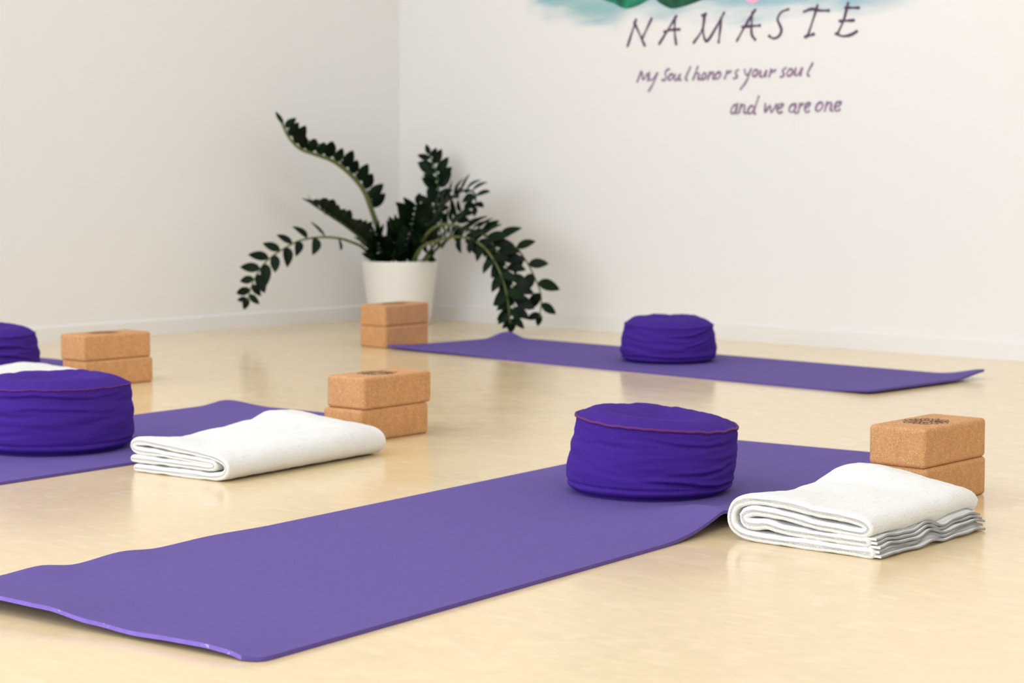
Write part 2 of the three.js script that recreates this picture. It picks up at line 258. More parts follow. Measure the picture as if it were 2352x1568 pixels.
const WORDS = [
  ['My', [[[1.2195,0.8962],[1.2391,0.9319],[1.2468,0.9029],[1.2655,0.9244],[1.2688,0.8996]],[[1.2743,0.9275],[1.2731,0.9089],[1.2832,0.9002],[1.2976,0.9099],[1.3105,0.924]],[[1.3105,0.924],[1.2921,0.8881],[1.2726,0.863]]]],
  ['Soul', [[[1.3641,0.9371],[1.3495,0.9309],[1.3461,0.9186],[1.3514,0.9083],[1.3441,0.8992],[1.3324,0.8995]],[[1.3716,0.9185],[1.3777,0.9191],[1.3814,0.9157],[1.3812,0.9097],[1.3771,0.9033],[1.3709,0.899],[1.3647,0.8985],[1.361,0.9018],[1.3613,0.9078],[1.3653,0.9142],[1.3716,0.9185]],[[1.3913,0.9162],[1.3867,0.9016],[1.3958,0.897],[1.4106,0.9143]],[[1.4131,0.9162],[1.4086,0.9],[1.415,0.8972]],[[1.4579,0.9408],[1.4371,0.9002],[1.4431,0.8957]]]],
  ['honors', [[[1.49,0.9407],[1.4702,0.8979]],[[1.4751,0.9097],[1.4889,0.9199],[1.4961,0.9151],[1.4921,0.8986],[1.5013,0.897]],[[1.5185,0.9177],[1.524,0.9183],[1.527,0.9148],[1.5264,0.9085],[1.5225,0.9018],[1.5166,0.8973],[1.5111,0.8967],[1.5081,0.9002],[1.5087,0.9065],[1.5127,0.9131],[1.5185,0.9177]],[[1.534,0.8964],[1.5421,0.9193]],[[1.5389,0.9078],[1.5537,0.9196],[1.5596,0.9145],[1.5552,0.8981],[1.5614,0.8967]],[[1.5784,0.9191],[1.5848,0.9197],[1.5886,0.916],[1.5883,0.9094],[1.584,0.9023],[1.5774,0.8976],[1.5709,0.8969],[1.5671,0.9006],[1.5674,0.9073],[1.5717,0.9143],[1.5784,0.9191]],[[1.6069,0.8967],[1.6177,0.9219]],[[1.6141,0.9122],[1.6328,0.9207]],[[1.6638,0.9243],[1.6517,0.9175],[1.6575,0.9069],[1.6592,0.8997],[1.6466,0.8962]]]],
  ['your', [[[1.691,0.9235],[1.6964,0.9071],[1.7061,0.9078],[1.718,0.9252]],[[1.7164,0.9204],[1.6975,0.8837],[1.6751,0.8596]],[[1.7359,0.9223],[1.7421,0.9229],[1.7458,0.9193],[1.7455,0.9128],[1.7414,0.9058],[1.735,0.9012],[1.7287,0.9005],[1.725,0.9042],[1.7253,0.9107],[1.7294,0.9176],[1.7359,0.9223]],[[1.7581,0.9181],[1.756,0.9001],[1.7656,0.8979],[1.7812,0.9174]],[[1.782,0.9174],[1.7783,0.8995]],[[1.7934,0.8984],[1.8018,0.9213]],[[1.7988,0.9104],[1.8192,0.9188]]]],
  ['soul', [[[1.8608,0.9245],[1.8476,0.9166],[1.8532,0.9049],[1.851,0.8973],[1.8408,0.8957]],[[1.8781,0.92],[1.8847,0.9206],[1.8886,0.9168],[1.8884,0.9101],[1.8842,0.9029],[1.8774,0.898],[1.8709,0.8973],[1.8669,0.9011],[1.8671,0.9079],[1.8714,0.9151],[1.8781,0.92]],[[1.9017,0.9219],[1.8973,0.9023],[1.9071,0.8986],[1.9261,0.9211]],[[1.9269,0.9218],[1.921,0.8991]],[[1.9689,0.9368],[1.948,0.9008],[1.9542,0.8956]]]],
  ['and', [[[1.6489,0.8056],[1.6563,0.8065],[1.6606,0.8019],[1.6599,0.7935],[1.6546,0.7845],[1.6468,0.7783],[1.6393,0.7774],[1.635,0.782],[1.6357,0.7905],[1.641,0.7995],[1.6489,0.8056]],[[1.6627,0.8103],[1.6541,0.7798],[1.6602,0.7777]],[[1.6696,0.7795],[1.6774,0.8067]],[[1.6735,0.7948],[1.6883,0.8065],[1.6937,0.8012],[1.6895,0.7805],[1.6988,0.7777]],[[1.7191,0.8008],[1.7265,0.8016],[1.7309,0.7976],[1.7307,0.7903],[1.726,0.7825],[1.7186,0.7772],[1.7112,0.7764],[1.7068,0.7804],[1.707,0.7878],[1.7117,0.7955],[1.7191,0.8008]],[[1.7512,0.8331],[1.7319,0.7771],[1.7371,0.7751]]]],
  ['we', [[[1.7787,0.8079],[1.7783,0.7799],[1.7987,0.8011],[1.8029,0.7778],[1.8247,0.8038]],[[1.8265,0.7877],[1.8461,0.7963],[1.8527,0.8045],[1.8342,0.8036],[1.8265,0.787],[1.8346,0.7753],[1.8471,0.779]]]],
  ['are', [[[1.8898,0.8029],[1.8979,0.8036],[1.9029,0.7995],[1.903,0.792],[1.8981,0.7839],[1.8901,0.7785],[1.8821,0.7777],[1.877,0.7818],[1.8769,0.7894],[1.8818,0.7974],[1.8898,0.8029]],[[1.903,0.8054],[1.8988,0.7761],[1.9042,0.7748]],[[1.9128,0.7753],[1.9208,0.805]],[[1.9179,0.7943],[1.9325,0.8048]],[[1.9396,0.7881],[1.9568,0.7973],[1.9609,0.8052],[1.9471,0.8045],[1.9397,0.7865],[1.946,0.7753],[1.9559,0.7796]]]],
  ['one', [[[1.9973,0.8063],[2.0052,0.8071],[2.01,0.8027],[2.0099,0.7948],[2.0049,0.7862],[1.9969,0.7804],[1.989,0.7796],[1.9842,0.784],[1.9843,0.792],[1.9893,0.8005],[1.9973,0.8063]],[[2.0194,0.7797],[2.028,0.8073]],[[2.0237,0.7954],[2.0405,0.807],[2.0451,0.8019],[2.0413,0.7815],[2.0489,0.7792]],[[2.0578,0.7891],[2.0765,0.7965],[2.0827,0.8061],[2.0651,0.8052],[2.0578,0.7875],[2.0655,0.7776],[2.0774,0.7824]]]],
];
{
  const mural = thing('wall_mural', 'painted lotus mural with purple handwritten NAMASTE lettering on the white wall', 'mural', null, [1.53, 0.75, 0.0004]);
  const ox = -1.53, oy = -0.75, place = (g) => g.translate(ox, oy, 0);
  const ink = std({ color: 0x5b3f5e, roughness: 0.8 }), ink2 = std({ color: 0x977a98, roughness: 0.85 });
  // watery blue wash, brushed thin towards its ragged lower rim
  const X0 = 0.55, X1 = 2.55, Y0 = 0.98, Y1 = 1.74;
  const rim = [[0.6404, 1.2123], [0.7021, 1.1818], [0.8043, 1.1463], [0.9659, 1.104], [1.1248, 1.0905], [1.1932, 1.1242], [1.4115, 1.1196], [1.6119, 1.1009], [1.7437, 1.0916], [1.8808, 1.0994], [2.028, 1.102], [2.2401, 1.0995], [2.3769, 1.1034], [2.4319, 1.1154]];
  const wash = texture(1024, 1, (u, v) => {
    const x = mix(X0, X1, u), y = mix(Y0, Y1, v);
    const streak = nz(x * 5, y * 26, 1.7), fine = nz(x * 14, y * 60, 4.2), blot = nz(x * 4, y * 7, 9.3);
    let a = smooth(-0.03, 0.085, y - lerpTable(rim, x) + 0.03 * streak + 0.012 * fine);
    a *= smooth(0.6, 0.78, x) * (1 - 0.6 * smooth(1.95, 2.45, x)) * smooth(1.72, 1.48, y + 0.10 * blot + 0.22 * Math.pow((x - 1.5) / 0.95, 2)) * smooth(2.5, 2.3, x + 0.1 * streak + 0.25 * Math.max(0, y - 1.2));
    a *= clamp(0.72 + 0.5 * blot + 0.3 * streak, 0.12, 1);
    const left = smooth(1.35, 0.9, x), lav = smooth(0.05, 0.4, nz(x * 6 + 3, y * 9, 3.1)) * 0.7;
    const deep = smooth(0.0, 0.45, nz(x * 5 + 8, y * 16, 6.4) + 0.25 * smooth(1.65, 1.8, x));
    const blue = [0.64, 0.83, 0.88], teal = [0.58, 0.82, 0.81], pale = [0.77, 0.85, 0.92], strong = [0.50, 0.79, 0.87];
    const c = [0, 1, 2].map((i) => mix(mix(mix(blue[i], teal[i], left * 0.7), pale[i], lav), strong[i], deep * 0.75));
    return [...c, a * 0.78];
  }, { h: 400 });
  wash.wrapS = wash.wrapT = THREE.ClampToEdgeWrapping; wash.repeat.set(1, 1);
  part('water_wash', place(new THREE.PlaneGeometry(X1 - X0, Y1 - Y0).translate((X0 + X1) / 2, (Y0 + Y1) / 2, 0.0002)), std({ map: wash, transparent: true, roughness: 0.9 }), mural, 'pale blue watercolour wash');
  const greenMap = texture(256, 0.5, (u, v) => { const k = pnoise(u * 2, v, 7, 3.3), m = clamp(0.5 + k); return [mix(0.03, 0.13, m), mix(0.34, 0.56, m), mix(0.25, 0.43, m), 1]; });
  const pinkMap = texture(256, 0.4, (u, v) => { const m = clamp(0.5 + pnoise(u, v * 2, 6, 5.1)); return [0.95, mix(0.66, 0.8, m), mix(0.78, 0.87, m), 1]; });
  const flat = (pts, z) => { const s = new THREE.Shape(); s.moveTo(...pts[0]); s.splineThru(pts.slice(1).map(([x, y]) => new THREE.Vector2(x, y))); return place(new THREE.ShapeGeometry(s, 8).translate(0, 0, z)); };
  const green = std({ map: greenMap, roughness: 0.75 }), green2 = std({ map: greenMap, color: 0x9fb5a8, roughness: 0.75 }), pink = std({ map: pinkMap, roughness: 0.8 });
  part('lotus_leaf', flat([[1.0, 1.225], [1.06, 1.193], [1.108, 1.1778], [1.1689, 1.1561], [1.2488, 1.1733], [1.29, 1.2], [1.31, 1.26], [1.22, 1.31], [1.08, 1.29], [1.0, 1.225]], 0.0006), green, mural, 'green painted lotus leaf with a rippled rim');
  part('lotus_leaf', flat([[1.28, 1.22], [1.304, 1.1794], [1.3472, 1.1545], [1.3823, 1.1451], [1.4438, 1.1539], [1.5045, 1.1685], [1.62, 1.2], [1.6, 1.27], [1.45, 1.32], [1.33, 1.29], [1.28, 1.22]], 0.0008), green2, mural, 'dark green painted lotus leaf');
  for (const [x, y, a, l] of [[1.7232, 1.1421, 0, 0.2], [1.70, 1.19, 0.6, 0.24], [1.75, 1.19, -0.6, 0.24], [1.69, 1.21, 1.1, 0.2], [1.76, 1.21, -1.1, 0.2]]) {
    const tip = [[0, 0], [0.032, 0.02], [0.05, 0.09], [0, 1 * l], [-0.05, 0.09], [-0.032, 0.02], [0, 0]].map(([px, py]) => [x + px * Math.cos(a) - py * Math.sin(a), y + px * Math.sin(a) + py * Math.cos(a)]);
    part('lotus_petal', flat(tip, 0.001 + 0.0001 * a), pink, mural, 'pink painted lotus petal');
  }
  LETTERS.forEach((strokes, i) => part('letter', place(mergeGeometries(strokes.map((s, k) => ribbon(s, 0.0085, 0.0014 + 0.0001 * k, i + k)))), ink, mural, `dark purple brushed capital letter ${'NAMASTE'[i]}`));
  WORDS.forEach(([w, strokes], i) => part('word', place(mergeGeometries(strokes.map((s, k) => ribbon(s, 0.0068, 0.0014 + 0.00005 * k, i + k)))), ink2, mural, `mauve handwritten word ${w}`));
}

// ------------------------------------------------------------------ yoga mats
const MAT_T = 0.006;
function yogaMat(label, [x, z], turn, L, W, lift) {
  // local -z runs from the near end to the far end, local -x from the near long edge to the other; lift(u, w) is the height of the underside
  const o = thing('yoga_mat', label, 'yoga mat', 'purple yoga mats on the floor', [x, 0, z], turn);
  const NU = 150, NW = 40, r = 0.025;
  const at = (s, t) => { const u = s * L, e = Math.min(u, L - u), hw = e < r ? W / 2 - r + Math.sqrt(Math.max(0, r * r - (r - e) * (r - e))) : W / 2; const w = mix(-hw, hw, t); return [-w, Math.max(0, lift(u, w + W / 2)), L / 2 - u, w, u]; };
  const ease = (s) => s < 0.06 ? s * s / 0.12 + s * 0.5 : s > 0.94 ? 1 - ((1 - s) * (1 - s) / 0.12 + (1 - s) * 0.5) : s;
  const top = grid(NW, NU, (t, s) => { const p = at(ease(s), t); return [p[0], p[1] + MAT_T, p[2], p[3], p[4]]; });
  const bottom = grid(NW, NU, (t, s) => { const p = at(ease(s), 1 - t); return [p[0], p[1] + 0.0002, p[2], p[3], p[4]]; });
  const side = (t) => grid(2, NU, (k, s) => { const p = at(ease(s), t); const kk = t ? 1 - k : k; return [p[0], p[1] + mix(0.0002, MAT_T, kk), p[2], kk * MAT_T, p[4]]; });
  const end = (s) => grid(NW, 2, (t, k) => { const p = at(s, t), kk = s ? k : 1 - k; return [p[0], p[1] + mix(0.0002, MAT_T, kk), p[2], t * 0.62, kk * MAT_T]; });
  part('mat_sheet', mergeGeometries([top, bottom, side(0), side(1), end(1)]), M.mat, o);
  part('cut_edge', end(0), M.matEdge, o, 'lighter violet cut edge of the mat end');
  return o;
}
const rad = (d) => d * Math.PI / 180;
// near mat: curled near end, and a fold beside the cushion where its edge stands up
{
  const turn = rad(7), L = 2.074, W = 0.62, eu = [-Math.sin(turn), -Math.cos(turn)], ew = [-Math.cos(turn), Math.sin(turn)];
  const NR = [4.008, 4.097], c = [NR[0] + eu[0] * L / 2 + ew[0] * W / 2, NR[1] + eu[1] * L / 2 + ew[1] * W / 2];
  const loc = ([x, z]) => [(x - NR[0]) * eu[0] + (z - NR[1]) * eu[1], (x - NR[0]) * ew[0] + (z - NR[1]) * ew[1]];
  const A = loc([3.650, 2.885]), B = loc([3.862, 2.985]), dx = B[0] - A[0], dy = B[1] - A[1], len = Math.hypot(dx, dy);
  const nearLift = [[0, 0.0], [0.02, 0.001], [0.05, 0.006], [0.09, 0.008], [0.15, 0.0075], [0.21, 0.006], [0.29, 0.010], [0.38, 0.018], [0.5, 0.020], [0.62, 0.016]];
  const edgeWave = [[0, 0.012], [0.1, 0.003], [0.2, 0.010], [0.27, 0.002], [0.36, 0.007], [0.44, 0.001], [0.55, 0.003], [0.7, 0.0], [2.1, 0]];
  yogaMat('wide purple yoga mat stretching across the front, its near end curling up', c, turn, L, W, (u, w) => {
    const s = ((u - A[0]) * dx + (w - A[1]) * dy) / (len * len), d = ((u - A[0]) * -dy + (w - A[1]) * dx) / len;
    const fold = 0.030 * smooth(-0.05, 0.9, s) * Math.exp(-Math.pow(Math.abs(d) / 0.13, 0.95)) * smooth(1.5, 1.0, s);
    const near = lerpTable(nearLift, w) * Math.exp(-Math.pow(u / 0.10, 1.5));
    const far = lerpTable(edgeWave, u) * smooth(W - 0.1, W, w);
    return fold + near + far * smooth(0, 0.1, u);
  });
}
yogaMat('purple yoga mat lying along the lettered wall by the plant', [1.985, 0.797], rad(-92), 1.92, 0.57, (u, w) => {
  // u runs from the plant end to the other end, w from the room side to the wall side
  const a = smooth(0.09, 0.0, u) * smooth(0.45, 0.57, w), e = smooth(0.22, 0.0, 1.92 - u);
  return 0.020 * a + 0.004 * smooth(0.07, 0.0, w) * smooth(0.02, 0.15, u) * smooth(0.6, 0.3, u) + 0.006 * smooth(0.2, 0, u) * smooth(0.2, 0, w) + e * e * (0.006 + 0.016 * smooth(0.40, 0.57, w));
});
yogaMat('purple yoga mat under the cushion beside the folded white blanket, far corner turned up', [2.27, 3.39], rad(5.5), 2.02, 0.59, (u, w) => 0.009 * smooth(0.10, 0.0, 2.02 - u) * smooth(0.44, 0.59, w));
yogaMat('purple yoga mat mostly hidden behind cushions and blankets near the plain wall', [0.80, 3.0], rad(3), 1.96, 0.6, () => 0);

// ------------------------------------------------------------------ meditation cushions
function cushion(label, [x, z], p) {
  // p: R base radius, r seam radius, seam(theta) height of the seam, sag, seed
  const o = thing('meditation_cushion', label, 'cushion', 'round purple meditation cushions', [x, MAT_T + 0.0005 + (p.base ?? 0), z], 0);
  const NA = 220, seam = (a) => p.h + p.tilt * Math.cos(a - p.dir) + 0.003 * nz(Math.cos(a) * 2.2 + p.seed, Math.sin(a) * 2.2, 4.4) + 0.0018 * nz(Math.cos(a) * 7, Math.sin(a) * 7, p.seed);
  const rim = (a) => p.r + 0.006 * nz(Math.cos(a) * 1.6, Math.sin(a) * 1.6, p.seed + 2);
  const creases = [];
  const rand = rng(Math.round(p.seed * 977) + 5);
  for (let k = 0; k < 12; k++) creases.push([rand() * Math.PI * 2, 0.35 + rand() * 0.7, 0.08 + rand() * 0.86, (rand() - 0.5) * 0.2, 0.0004 + rand() * 0.0009, 0.04 + rand() * 0.05]);
  for (const q of p.creases ?? []) creases.push(q);
  const wrinkle = (a, t) => {                       // horizontal folds of slack cloth round the side
    let d = 0.0024 * nz(Math.cos(a) * 1.5 + p.seed, t * 7 + 0.6 * Math.sin(a * 2), Math.sin(a) * 1.5) + 0.0008 * nz(Math.cos(a) * 3, t * 14, Math.sin(a) * 3 + p.seed);
    for (const [ca, cw, ct, slope, depth, width] of creases) {
      const da = Math.atan2(Math.sin(a - ca), Math.cos(a - ca)); if (Math.abs(da) > cw) continue;
      const e = 1 - (da / cw) * (da / cw), k = (t - ct - slope * da - 0.02 * Math.sin(da * 5 + ct * 30)) / width;
      d += depth * e * (-Math.exp(-k * k * 3) + 0.75 * Math.exp(-(k - 1.1) * (k - 1.1) * 2) );
    }
    return d;
  };
  const sideAt = (a, t) => {
    const hs = seam(a), r0 = rim(a);
    const e = smooth(0, 0.16, t), foot = smooth(0.0, 0.09, t);
    let r = mix(p.R, r0, smooth(0.12, 1.05, t)) + p.bulge * Math.sin(Math.PI * clamp(t)) - 0.010 * (1 - e) * (1 - e) - 0.007 * (1 - foot);
    r += wrinkle(a, t) * smooth(0, 0.1, t) * smooth(1, 0.9, t) * 1.2;
    r -= 0.003 * Math.exp(-Math.pow((t - 0.15) / 0.025, 2)) ;
    const lean = (p.lean ?? 0) * smooth(0, 1, t);
    return [r * Math.cos(a) + 0.7314 * lean, hs * t, r * Math.sin(a) - 0.682 * lean];
  };
  part('side_panel', grid(NA, 90, (i, t) => { const a = -i * Math.PI * 2; const q = sideAt(a, t); return [...q, i * Math.PI * 2 * p.R, t * p.h]; }, { wrapU: true }), M.cushion, o);
  const topAt = (a, k) => {                         // k: 0 at the seam, 1 at the centre
    const r = rim(a) * (1 - k), x0 = r * Math.cos(a), z0 = r * Math.sin(a), hs = mix(seam(a), p.h, smooth(0, 1, k));
    const puff = p.puff * Math.sin(Math.min(1, k * 3.4) * Math.PI / 2);
    const dip = p.sag * smooth(0.3, 1, k);
    const [sx, sz] = p.sagAt ?? [0, 0], hol = p.sag * 0.5 * Math.exp(-((x0 - sx) ** 2 + (z0 - sz) ** 2) / (0.055 * 0.055));
    let w = 0.0022 * nz(x0 * 16 + p.seed, z0 * 16, 2.2) + 0.001 * nz(x0 * 45, z0 * 45 + p.seed, 6.2);
    for (const [fx, fz, fa, fl, fd] of p.folds ?? []) { const ex = x0 - fx, ez = z0 - fz, al = ex * Math.cos(fa) + ez * Math.sin(fa), ac = -ex * Math.sin(fa) + ez * Math.cos(fa) + 3 * al * al; w += fd * Math.exp(-Math.pow(al / fl, 2)) * (Math.exp(-Math.pow(ac / 0.008, 2)) - 0.8 * Math.exp(-Math.pow((ac - 0.016) / 0.011, 2))); }
    return [x0 + 0.7314 * (p.lean ?? 0), hs + puff - dip - hol + w * smooth(0, 0.12, k), z0 - 0.682 * (p.lean ?? 0)];
  };
  part('top_panel', grid(NA, 46, (i, k) => { const a = -i * Math.PI * 2, q = topAt(a, k * 0.999); return [...q, q[0], q[2]]; }, { wrapU: true }), M.cushion, o);
  part('bottom_panel', grid(NA, 3, (i, k) => { const a = i * Math.PI * 2, q = sideAt(a, 0); return [q[0] * (1 - k * 0.999), 0, q[2] * (1 - k * 0.999), q[0], q[2]]; }), M.cushion, o);
  const ring = []; for (let i = 0; i < 180; i++) { const a = i / 180 * Math.PI * 2, q = sideAt(a, 1), s = 1 + 0.0012 / p.r; ring.push(new THREE.Vector3(q[0] * s, q[1] - 0.0004, q[2] * s)); }
  part('piping', new THREE.TubeGeometry(new THREE.CatmullRomCurve3(ring, true), 360, p.pipe ?? 0.0021, 8, true), p.plain ? M.cushion : M.piping, o, p.plain ? undefined : 'magenta piping round the top seam');
  return o;
}
const toViewer = Math.atan2(0.7314, 0.682);         // direction, seen from a cushion, of the side that faces the room's middle
cushion('bright purple round cushion standing on the front mat next to the thick white blanket', [3.530, 2.763], { R: 0.152, r: 0.146, bulge: 0.003, h: 0.129, tilt: 0.011, dir: toViewer + 1.85, puff: 0.014, sag: 0.011, sagAt: [0.02, 0.01], lean: 0.013, seed: 1.7, pipe: 0.0026,
  folds: [[0.0, 0.03, toViewer + 1.3, 0.07, 0.003], [-0.05, 0.06, toViewer + 1.9, 0.05, 0.002]],
  creases: [[toViewer - 0.35, 0.9, 0.79, 0.05, 0.0022, 0.05], [toViewer - 0.5, 0.7, 0.2, 0.08, 0.0045, 0.05], [toViewer - 0.6, 0.6, 0.38, -0.12, 0.003, 0.06]] });
cushion('purple round cushion with thin magenta seam, cut by the picture edge, behind the front mat', [2.245, 3.176], { R: 0.163, r: 0.158, bulge: 0.004, h: 0.134, tilt: 0.002, dir: toViewer, puff: 0.019, sag: 0.013, sagAt: [0.0, 0.03], seed: 5.3, pipe: 0.0014, folds: [[0.02, 0.05, toViewer + 1.6, 0.08, 0.003]], creases: [[toViewer - 0.2, 1.1, 0.86, 0.02, 0.0025, 0.05], [toViewer - 0.4, 0.9, 0.66, 0.05, 0.002, 0.05]] });
cushion('dark purple round cushion alone on the mat along the lettered wall', [1.988, 0.777], { R: 0.144, r: 0.134, bulge: 0.005, h: 0.112, tilt: 0.004, dir: toViewer + 3.0, puff: 0.020, sag: 0.006, seed: 9.1, pipe: 0.0009, plain: true, creases: [[toViewer - 0.5, 0.7, 0.78, -0.14, 0.004, 0.06], [toViewer - 0.7, 0.5, 0.55, -0.25, 0.003, 0.06], [toViewer, 1.3, 0.16, 0.02, 0.003, 0.05]] });
cushion('shadowy purple cushion at the picture edge behind the cork blocks near the plain wall', [0.800, 2.420], { R: 0.150, r: 0.140, bulge: 0.006, h: 0.118, tilt: 0.006, dir: toViewer + 2.2, puff: 0.018, sag: 0.008, seed: 13.9, pipe: 0.0009, plain: true, creases: [[toViewer - 0.5, 0.9, 0.72, 0.1, 0.004, 0.06], [toViewer - 0.5, 0.8, 0.5, 0.16, 0.003, 0.06]] });

// ------------------------------------------------------------------ folded blankets
function foldedCloth(path, thick, L, shape, { seed = 1, seamAt = null, nv = 70, ripple = 0.0012 } = {}) {
  // path: the line the folded band follows in the end view, [u, y]; swept along local -z; shape(u, y, v) -> [u, y]
  const curve = new THREE.CatmullRomCurve3(path.map(([u, y]) => new THREE.Vector3(u, y, 0)), false, 'centripetal'), N = 200;
  const mid = [], nor = [];
  const pts = curve.getSpacedPoints(N);
  for (let i = 0; i <= N; i++) { const a = pts[Math.max(0, i - 1)], b = pts[Math.min(N, i + 1)], dx = b.x - a.x, dy = b.y - a.y, l = Math.hypot(dx, dy); mid.push([pts[i].x, pts[i].y]); nor.push([-dy / l, dx / l]); }
  const out = [];                                    // closed outline as [centre u, centre y, normal u, normal y]
  for (let i = 0; i <= N; i++) out.push([...mid[i], nor[i][0], nor[i][1]]);
  for (let k = 1; k < 8; k++) { const a = Math.PI * k / 8, n = nor[N]; out.push([...mid[N], n[0] * Math.cos(a) + n[1] * Math.sin(a), n[1] * Math.cos(a) - n[0] * Math.sin(a)]); }
  for (let i = N; i >= 0; i--) out.push([...mid[i], -nor[i][0], -nor[i][1]]);
  for (let k = 1; k < 8; k++) { const a = Math.PI * k / 8, n = nor[0]; out.push([...mid[0], -n[0] * Math.cos(a) - n[1] * Math.sin(a), -n[1] * Math.cos(a) + n[0] * Math.sin(a)]); }
  out.push(out[0]);
  const vs = []; const edge = 8;
  for (let k = 0; k <= edge; k++) vs.push([(1 - Math.cos(k / edge * Math.PI / 2)) * 0.006, Math.sin(k / edge * Math.PI / 2)]);
  for (let k = 1; k < nv; k++) vs.push([0.006 + (L - 0.012) * k / nv, 1]);
  for (let k = edge; k >= 0; k--) vs.push([L - (1 - Math.cos(k / edge * Math.PI / 2)) * 0.006, Math.sin(k / edge * Math.PI / 2)]);
  const place = (o, v, open) => {
    const seam = seamAt === null ? 0 : 0.0011 * Math.exp(-Math.pow((v - seamAt) / 0.0022, 2)) - 0.0008 * Math.exp(-Math.pow((v - seamAt - 0.006) / 0.004, 2)) - 0.0008 * Math.exp(-Math.pow((v - seamAt + 0.006) / 0.004, 2));
    const h = thick / 2 * mix(0.25, 1, open) + seam, t = ripple * nz(o[0] * 18 + seed, o[1] * 40, v * 14) + ripple * 0.5 * nz(o[0] * 60, v * 46, seed);
    const [u, y] = shape(o[0] + o[2] * h, o[1] + o[3] * h, v);
    return [u + o[2] * t, Math.max(0.0003, y + o[3] * t), -v];
  };
  let run = 0; const lens = out.map((o, i) => (i ? run += Math.hypot(o[0] + o[2] * thick / 2 - out[i - 1][0] - out[i - 1][2] * thick / 2, o[1] + o[3] * thick / 2 - out[i - 1][1] - out[i - 1][3] * thick / 2) : 0));
  const skin = grid(out.length - 1, vs.length - 1, (s, q, i, j) => { const [v, open] = vs[j]; return [...place(out[i], v, open), lens[i], v]; });
  const cap = (v, flip) => grid(N, 2, (s, q, i, j) => { const e = (j - 1) * (flip ? -1 : 1), o = [...mid[i], nor[i][0] * e, nor[i][1] * e], [a, b, c] = place(o, v, e ? 0 : 0); return [a, b, c + (flip ? 1 : -1) * (e ? 0 : -0.0006), i / N * run / 2, e * thick]; });
  const tip = (v, flip, first) => { const o = out[first]; return grid(8, 1, (s, q, i) => { const [a, b, c] = q ? place([o[0], o[1], 0, 0], v, 0) : place(out[first + (flip ? i : 8 - i)], v, 0); return [a, b, c, s * thick, q * thick]; }); };
  return mergeGeometries([skin, cap(0, true), cap(L, false), ...[N, 2 * N + 8].flatMap((k) => [tip(0, true, k), tip(L, false, k)])]);
}
function edgeLayer(u0, u1, y0, L, wave, thick) {     // one loose layer of cloth whose cut edge ripples along the blanket's side
  const at = (s, v, e) => { const u = mix(u0, u1 + 0.004 * nz(v * 22, y0 * 300, 1), s), [w, k] = wave(v, s); const y = Math.max(0.0004 + (e > 0 ? thick : 0), y0 * k + w * s * s + e * thick / 2); return [u, y, -v]; };
  const rings = 10, n = 90, prof = [];
  for (let k = 0; k <= rings; k++) prof.push([k / rings, 1]); for (let k = rings; k >= 0; k--) prof.push([k / rings, -1]); prof.push(prof[0]);
  const skin = grid(prof.length - 1, n, (a, b, i, j) => { const q = at(prof[i][0], b * L, prof[i][1]); return [...q, prof[i][0] * (u1 - u0) + (prof[i][1] < 0 ? 0.1 : 0), b * L]; });
  const cap = (v, flip) => grid(rings, 1, (a, b) => { const q = at(flip ? a : 1 - a, v, b ? 1 : -1); return [...q, a * (u1 - u0), b * thick]; });
  return mergeGeometries([skin, cap(0, true), cap(L, false)]);
}
